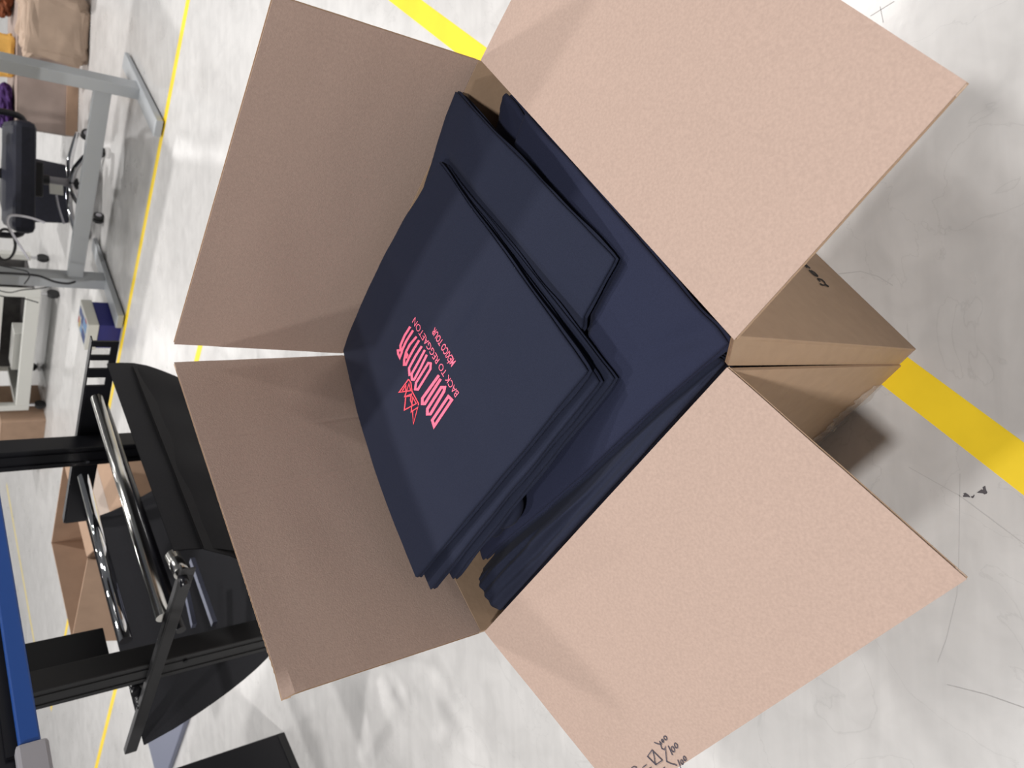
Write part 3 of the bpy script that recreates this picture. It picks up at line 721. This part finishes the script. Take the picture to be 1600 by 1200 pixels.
# crumpled kraft paper bag in front of it
def lump(name, c, ax, ay, az, mat, parent=None, amp=.12, seed=0, box_=.35, nseg=18):
    """crumpled soft block: superellipsoid with folded noise"""
    m = MB(); rows = []
    for j in range(nseg + 1):
        ph = -math.pi / 2 + math.pi * j / nseg; r = []
        for i in range(2 * nseg + 1):
            th = 2 * math.pi * (i % (2 * nseg)) / (2 * nseg)
            f = lambda q: math.copysign(abs(q) ** box_, q)
            v = Vector((f(math.cos(ph)) * f(math.cos(th)), f(math.cos(ph)) * f(math.sin(th)), f(math.sin(ph))))
            k = 1 + amp * (abs(noise.noise(v * 2.1 + Vector((seed, 0, 0)))) * 2 - .5) + amp * .4 * noise.noise(v * 5 + Vector((0, seed, 0)))
            v *= min(k, 1.15); p = Vector(c) + Vector(ax) * v.x + Vector(ay) * v.y + Vector(az) * max(-1, v.z); r.append(p)
        rows.append(r)
    m.grid(rows); return m.build(name, mat, parent)
bgc = at_z(143, 52)
lump('paper_bag', cz(bgc, .18) + ky * .10, kx * .20, ky * .08, zz * .18, m_paper, None, .14, 4)
tag(bpy.data.objects['paper_bag'], 'crumpled kraft paper bag standing against the dull brown carton', 'paper bag')
ct0 = kq[0] + zz * KH
lump('paper_envelope', ct0 + kx * .42 + ky * .10 + zz * .085, kx * .13, ky * .035, zz * .085, m_yellow, None, .12, 7)
tag(bpy.data.objects['paper_envelope'], 'crumpled yellow paper packet lying on top of the dull brown carton', 'packet')
lump('purple_cloth', ct0 + kx * .12 + ky * .16 + zz * .05, kx * .13, ky * .10, zz * .05, m_purple, None, .25, 9, .8)
tag(bpy.data.objects['purple_cloth'], 'bundled purple cloth at the left end of the dull brown carton', 'cloth')
lump('rust_cloth', ct0 + kx * .78 + ky * .20 + zz * .06, kx * .12, ky * .10, zz * .06, m_orange, None, .25, 11, .8)
tag(bpy.data.objects['rust_cloth'], 'rust brown cloth bundle behind the yellow packet', 'cloth')
# black rolling case beyond the bag
rc0 = at_z(150, 14) + kx * .12 - ky * .06; rc = empty('rolling_case', cz(rc0, 0)); tag(rc, 'black rolling case on a chrome caster at the top picture edge', 'case')
MB().box(cz(rc0 + kx * .22 + ky * .14, .26), kx * .22, ky * .14, zz * .19).build('case_body', m_seat, rc, bevel=.02)
for s in (.05, .38):
    e = rc0 + kx * s + ky * .05; MB().tube([cz(e, .030) - ky * .011, cz(e, .030) + ky * .011], .030, 18).build('caster_wheel', m_chrome, rc)
    MB().tube([cz(e, .03), cz(e, .075)], .012, 10).build('caster_fork', m_chrome, rc)

# small blue and white carton behind the desk foot
sx = (f2a - f2b).normalized(); s0 = f2b + sx * .04; sy = Vector((-sx.y, sx.x, 0)); sy = sy if sy.dot(e_d) > 0 else -sy
s0 = s0 + sy * .10
sb = empty('product_carton', cz(s0, 0)); tag(sb, 'small blue carton with a white lid and colourful print by the desk foot', 'carton')
LX, LY, LZ = .22, .16, .115
def slab(x0, x1, y0, y1, z0, z1, name, mat, par=sb, bev=0):
    q = [s0 + sx * x0 + sy * y0, s0 + sx * x1 + sy * y0, s0 + sx * x1 + sy * y1, s0 + sx * x0 + sy * y1]
    return MB().hexa([cz(v, z0) for v in q], [cz(v, z1) for v in q]).build(name, mat, par, bevel=bev)
slab(0, LX, 0, LY, 0, LZ, 'body', m_bluebox, bev=.003)
slab(-.008, LX + .008, -.008, LY + .008, LZ, LZ + .055, 'lid', m_white, bev=.003)
zt = LZ + .055
for x0, x1, y0, y1, m_ in ((.02, .10, .015, .08, m_sky), (.105, .15, .02, .09, m_dkblue), (.02, .10, .09, .15, m_dkblue), (.105, .15, .10, .145, m_sky), (.16, .21, .02, .07, m_dkblue), (.16, .18, .09, .14, m_pryel), (.03, .07, .005, .02, m_prred), (.19, .21, .09, .13, m_prred)):
    slab(x0, x1, y0, y1, zt, zt + .0008, 'lid_print', m_)

# white work cabinet far back, on casters
w0 = at_z(74, 637); w1 = at_z(100, 425); wx = (w1 - w0); wx.z = 0
wx = Vector((.76, -.65, 0)).normalized(); wy = Vector((.65, .76, 0)).normalized()
W0 = at_z(72, 640); WL = 1.13
wc = empty('work_cabinet', cz(W0, 0)); tag(wc, 'white frame work cabinet on casters far back with an open lower shelf', 'cabinet')
def wbox(x0, x1, y0, y1, z0, z1, name, mat, par=wc, bev=.004):
    q = [W0 + wx * x0 + wy * y0, W0 + wx * x1 + wy * y0, W0 + wx * x1 + wy * y1, W0 + wx * x0 + wy * y1]
    return MB().hexa([cz(v, z0) for v in q], [cz(v, z1) for v in q]).build(name, mat, par, bevel=bev)
wbox(0, .05, 0, .05, .12, .85, 'corner_post', m_white); wbox(WL - .05, WL, 0, .05, .12, .85, 'corner_post', m_white)
wbox(0, .05, .5, .55, .12, .85, 'corner_post', m_white); wbox(WL - .05, WL, .5, .55, .12, .85, 'corner_post', m_white)
wbox(.05, WL - .05, 0, .04, .12, .21, 'lower_rail', m_white); wbox(0, .04, .05, .5, .12, .21, 'end_rail', m_white)
wbox(.05, WL - .05, .04, .52, .14, .16, 'shelf', m_darkgrey); wbox(.05, WL - .05, .50, .52, .16, .40, 'back_panel', m_darkgrey)
wbox(.05, WL - .05, .0, .03, .345, .85, 'front_panel', m_white); wbox(-.02, WL + .02, -.02, .57, .85, .88, 'worktop', m_white)
for x, y in ((.03, .03), (WL - .03, .03), (.03, .52), (WL - .03, .52)):
    e = W0 + wx * x + wy * y
    MB().tube([cz(e, .04) - wx * .014, cz(e, .04) + wx * .014], .04, 18).build('caster_wheel', m_rubber, wc)
    MB().tube([cz(e, .06), cz(e, .12)], .012, 10).build('caster_stem', m_chrome, wc)
o = wbox(.35, .70, .08, .22, .1605, .25, 'white_box', m_white, None)
tag(o, 'plain white box on the lower shelf of the white cabinet', 'box')
# brown carton beside that cabinet
nb = W0 - wx * .07 - wy * .05; nbo, nbq = carton(nb, wx * -1, wy, .55, .45, .30, 'brown carton on the floor beside the white cabinet caster, partly behind the black post', m_card_bg)
# open carton behind the printer stand
o_t0 = at_y(80, 848, 3.75); HB = o_t0.z; ob0 = cz(o_t0, 0); ua = -e_d; ub = e_w; OW, OD = .50, .50
oc = empty('open_box', ob0 + ua * OW / 2 + ub * OD / 2); tag(oc, 'open brown carton standing behind the printer stand rollers', 'box')
q = [ob0, ob0 + ua * OW, ob0 + ua * OW + ub * OD, ob0 + ub * OD]
def opanel(a, b_, n, z0=0, z1=None, name='side_panel'):
    z1 = HB if z1 is None else z1
    return MB().hexa([cz(v, z0) for v in (a, b_, b_ + n, a + n)], [cz(v, z1) for v in (a, b_, b_ + n, a + n)]).build(name, m_card_bg, oc)
opanel(q[0], q[1], ub * .006); opanel(q[3], q[0], ua * .006); opanel(q[1], q[2], -ua * .006); opanel(q[3], q[2], -ub * .006)
opanel(q[0], q[1], ub * OD, 0, .006, 'bottom_panel')
# right flap folded outward and drooping, strip of tape along it; left flap hanging down outside
def oflap(a, b_, dv, taper):
    n = (b_ - a).cross(dv).normalized(); n = n if n.z > 0 else -n; t = (b_ - a).normalized() * taper
    r = [a + zz * HB, b_ + zz * HB, b_ + zz * HB + dv - t, a + zz * HB + dv + t]
    return MB().hexa([v + n * .001 for v in r], [v + n * .006 for v in r]).build('flap', m_card_bg, oc), r, n
oflap(q[1] + ua * .004, q[2] + ua * .004, ua * .20 - zz * .13, .01)
oflap(q[2] + ub * .004, q[3] + ub * .004, ub * .06 - zz * .22, .01)
a_, b_ = q[1] + ua * .10 + zz * (HB - .055), q[2] + ua * .10 + zz * (HB - .055); dv = (ua * .20 - zz * .13).normalized()
MB().hexa([v for v in (a_ - dv * .03, b_ - dv * .03, b_ + dv * .03, a_ + dv * .03)], [v + zz * .001 for v in (a_ - dv * .03, b_ - dv * .03, b_ + dv * .03, a_ + dv * .03)]).build('packing_tape', m_clear, oc)

# ------------------------------------------------------------------ cables under the desk
def cable(name, pts, r, mat, label):
    o = MB().tube(spline(pts, 8), r, 8).build(name, mat, None, smooth=True); return tag(o, label, 'cable', 'cables hanging under the desk')
yd = 4.55
cable('white_cable', [at_y(x, y, yd) for x, y in ((70, 348), (50, 341), (30, 337), (15, 338), (12, 350), (20, 366), (32, 385), (45, 405))], .006, m_wcable, 'white cable looping below the desk in front of the chair')
cy = [at_y(8 + 16 * math.cos(t), 382 + 24 * math.sin(t), yd + .1) for t in [i * .6 for i in range(22)]]
cable('cable_coil', [p + Vector((0, .01 * math.sin(i), .004 * i * 0)) for i, p in enumerate(cy)], .006, m_cable, 'coil of black cable hanging near the left picture edge')
cable('black_cable', [at_y(x, y, 4.70) for x, y in ((-8, 426), (30, 428), (60, 431), (85, 440), (105, 443), (118, 440))], .006, m_cable, 'thick black cable running along the lower desk column')
cable('thin_cable', [at_y(x, y, 4.98) for x, y in ((-8, 452), (15, 457), (35, 453), (60, 451), (82, 447))], .003, m_cable, 'thin black cable crossing above the white cabinet to the plug')
cable('thin_cable', [at_y(x, y, 4.9) for x, y in ((-8, 460), (10, 464), (35, 466), (60, 473))], .003, m_cable, 'thin black cable drooping lowest across the white cabinet')
cable('thin_cable', [at_y(x, y, 4.52) for x, y in ((0, 415), (25, 420), (42, 424), (46, 432), (38, 444))], .003, m_cable, 'thin dark cable curling across the desk column')
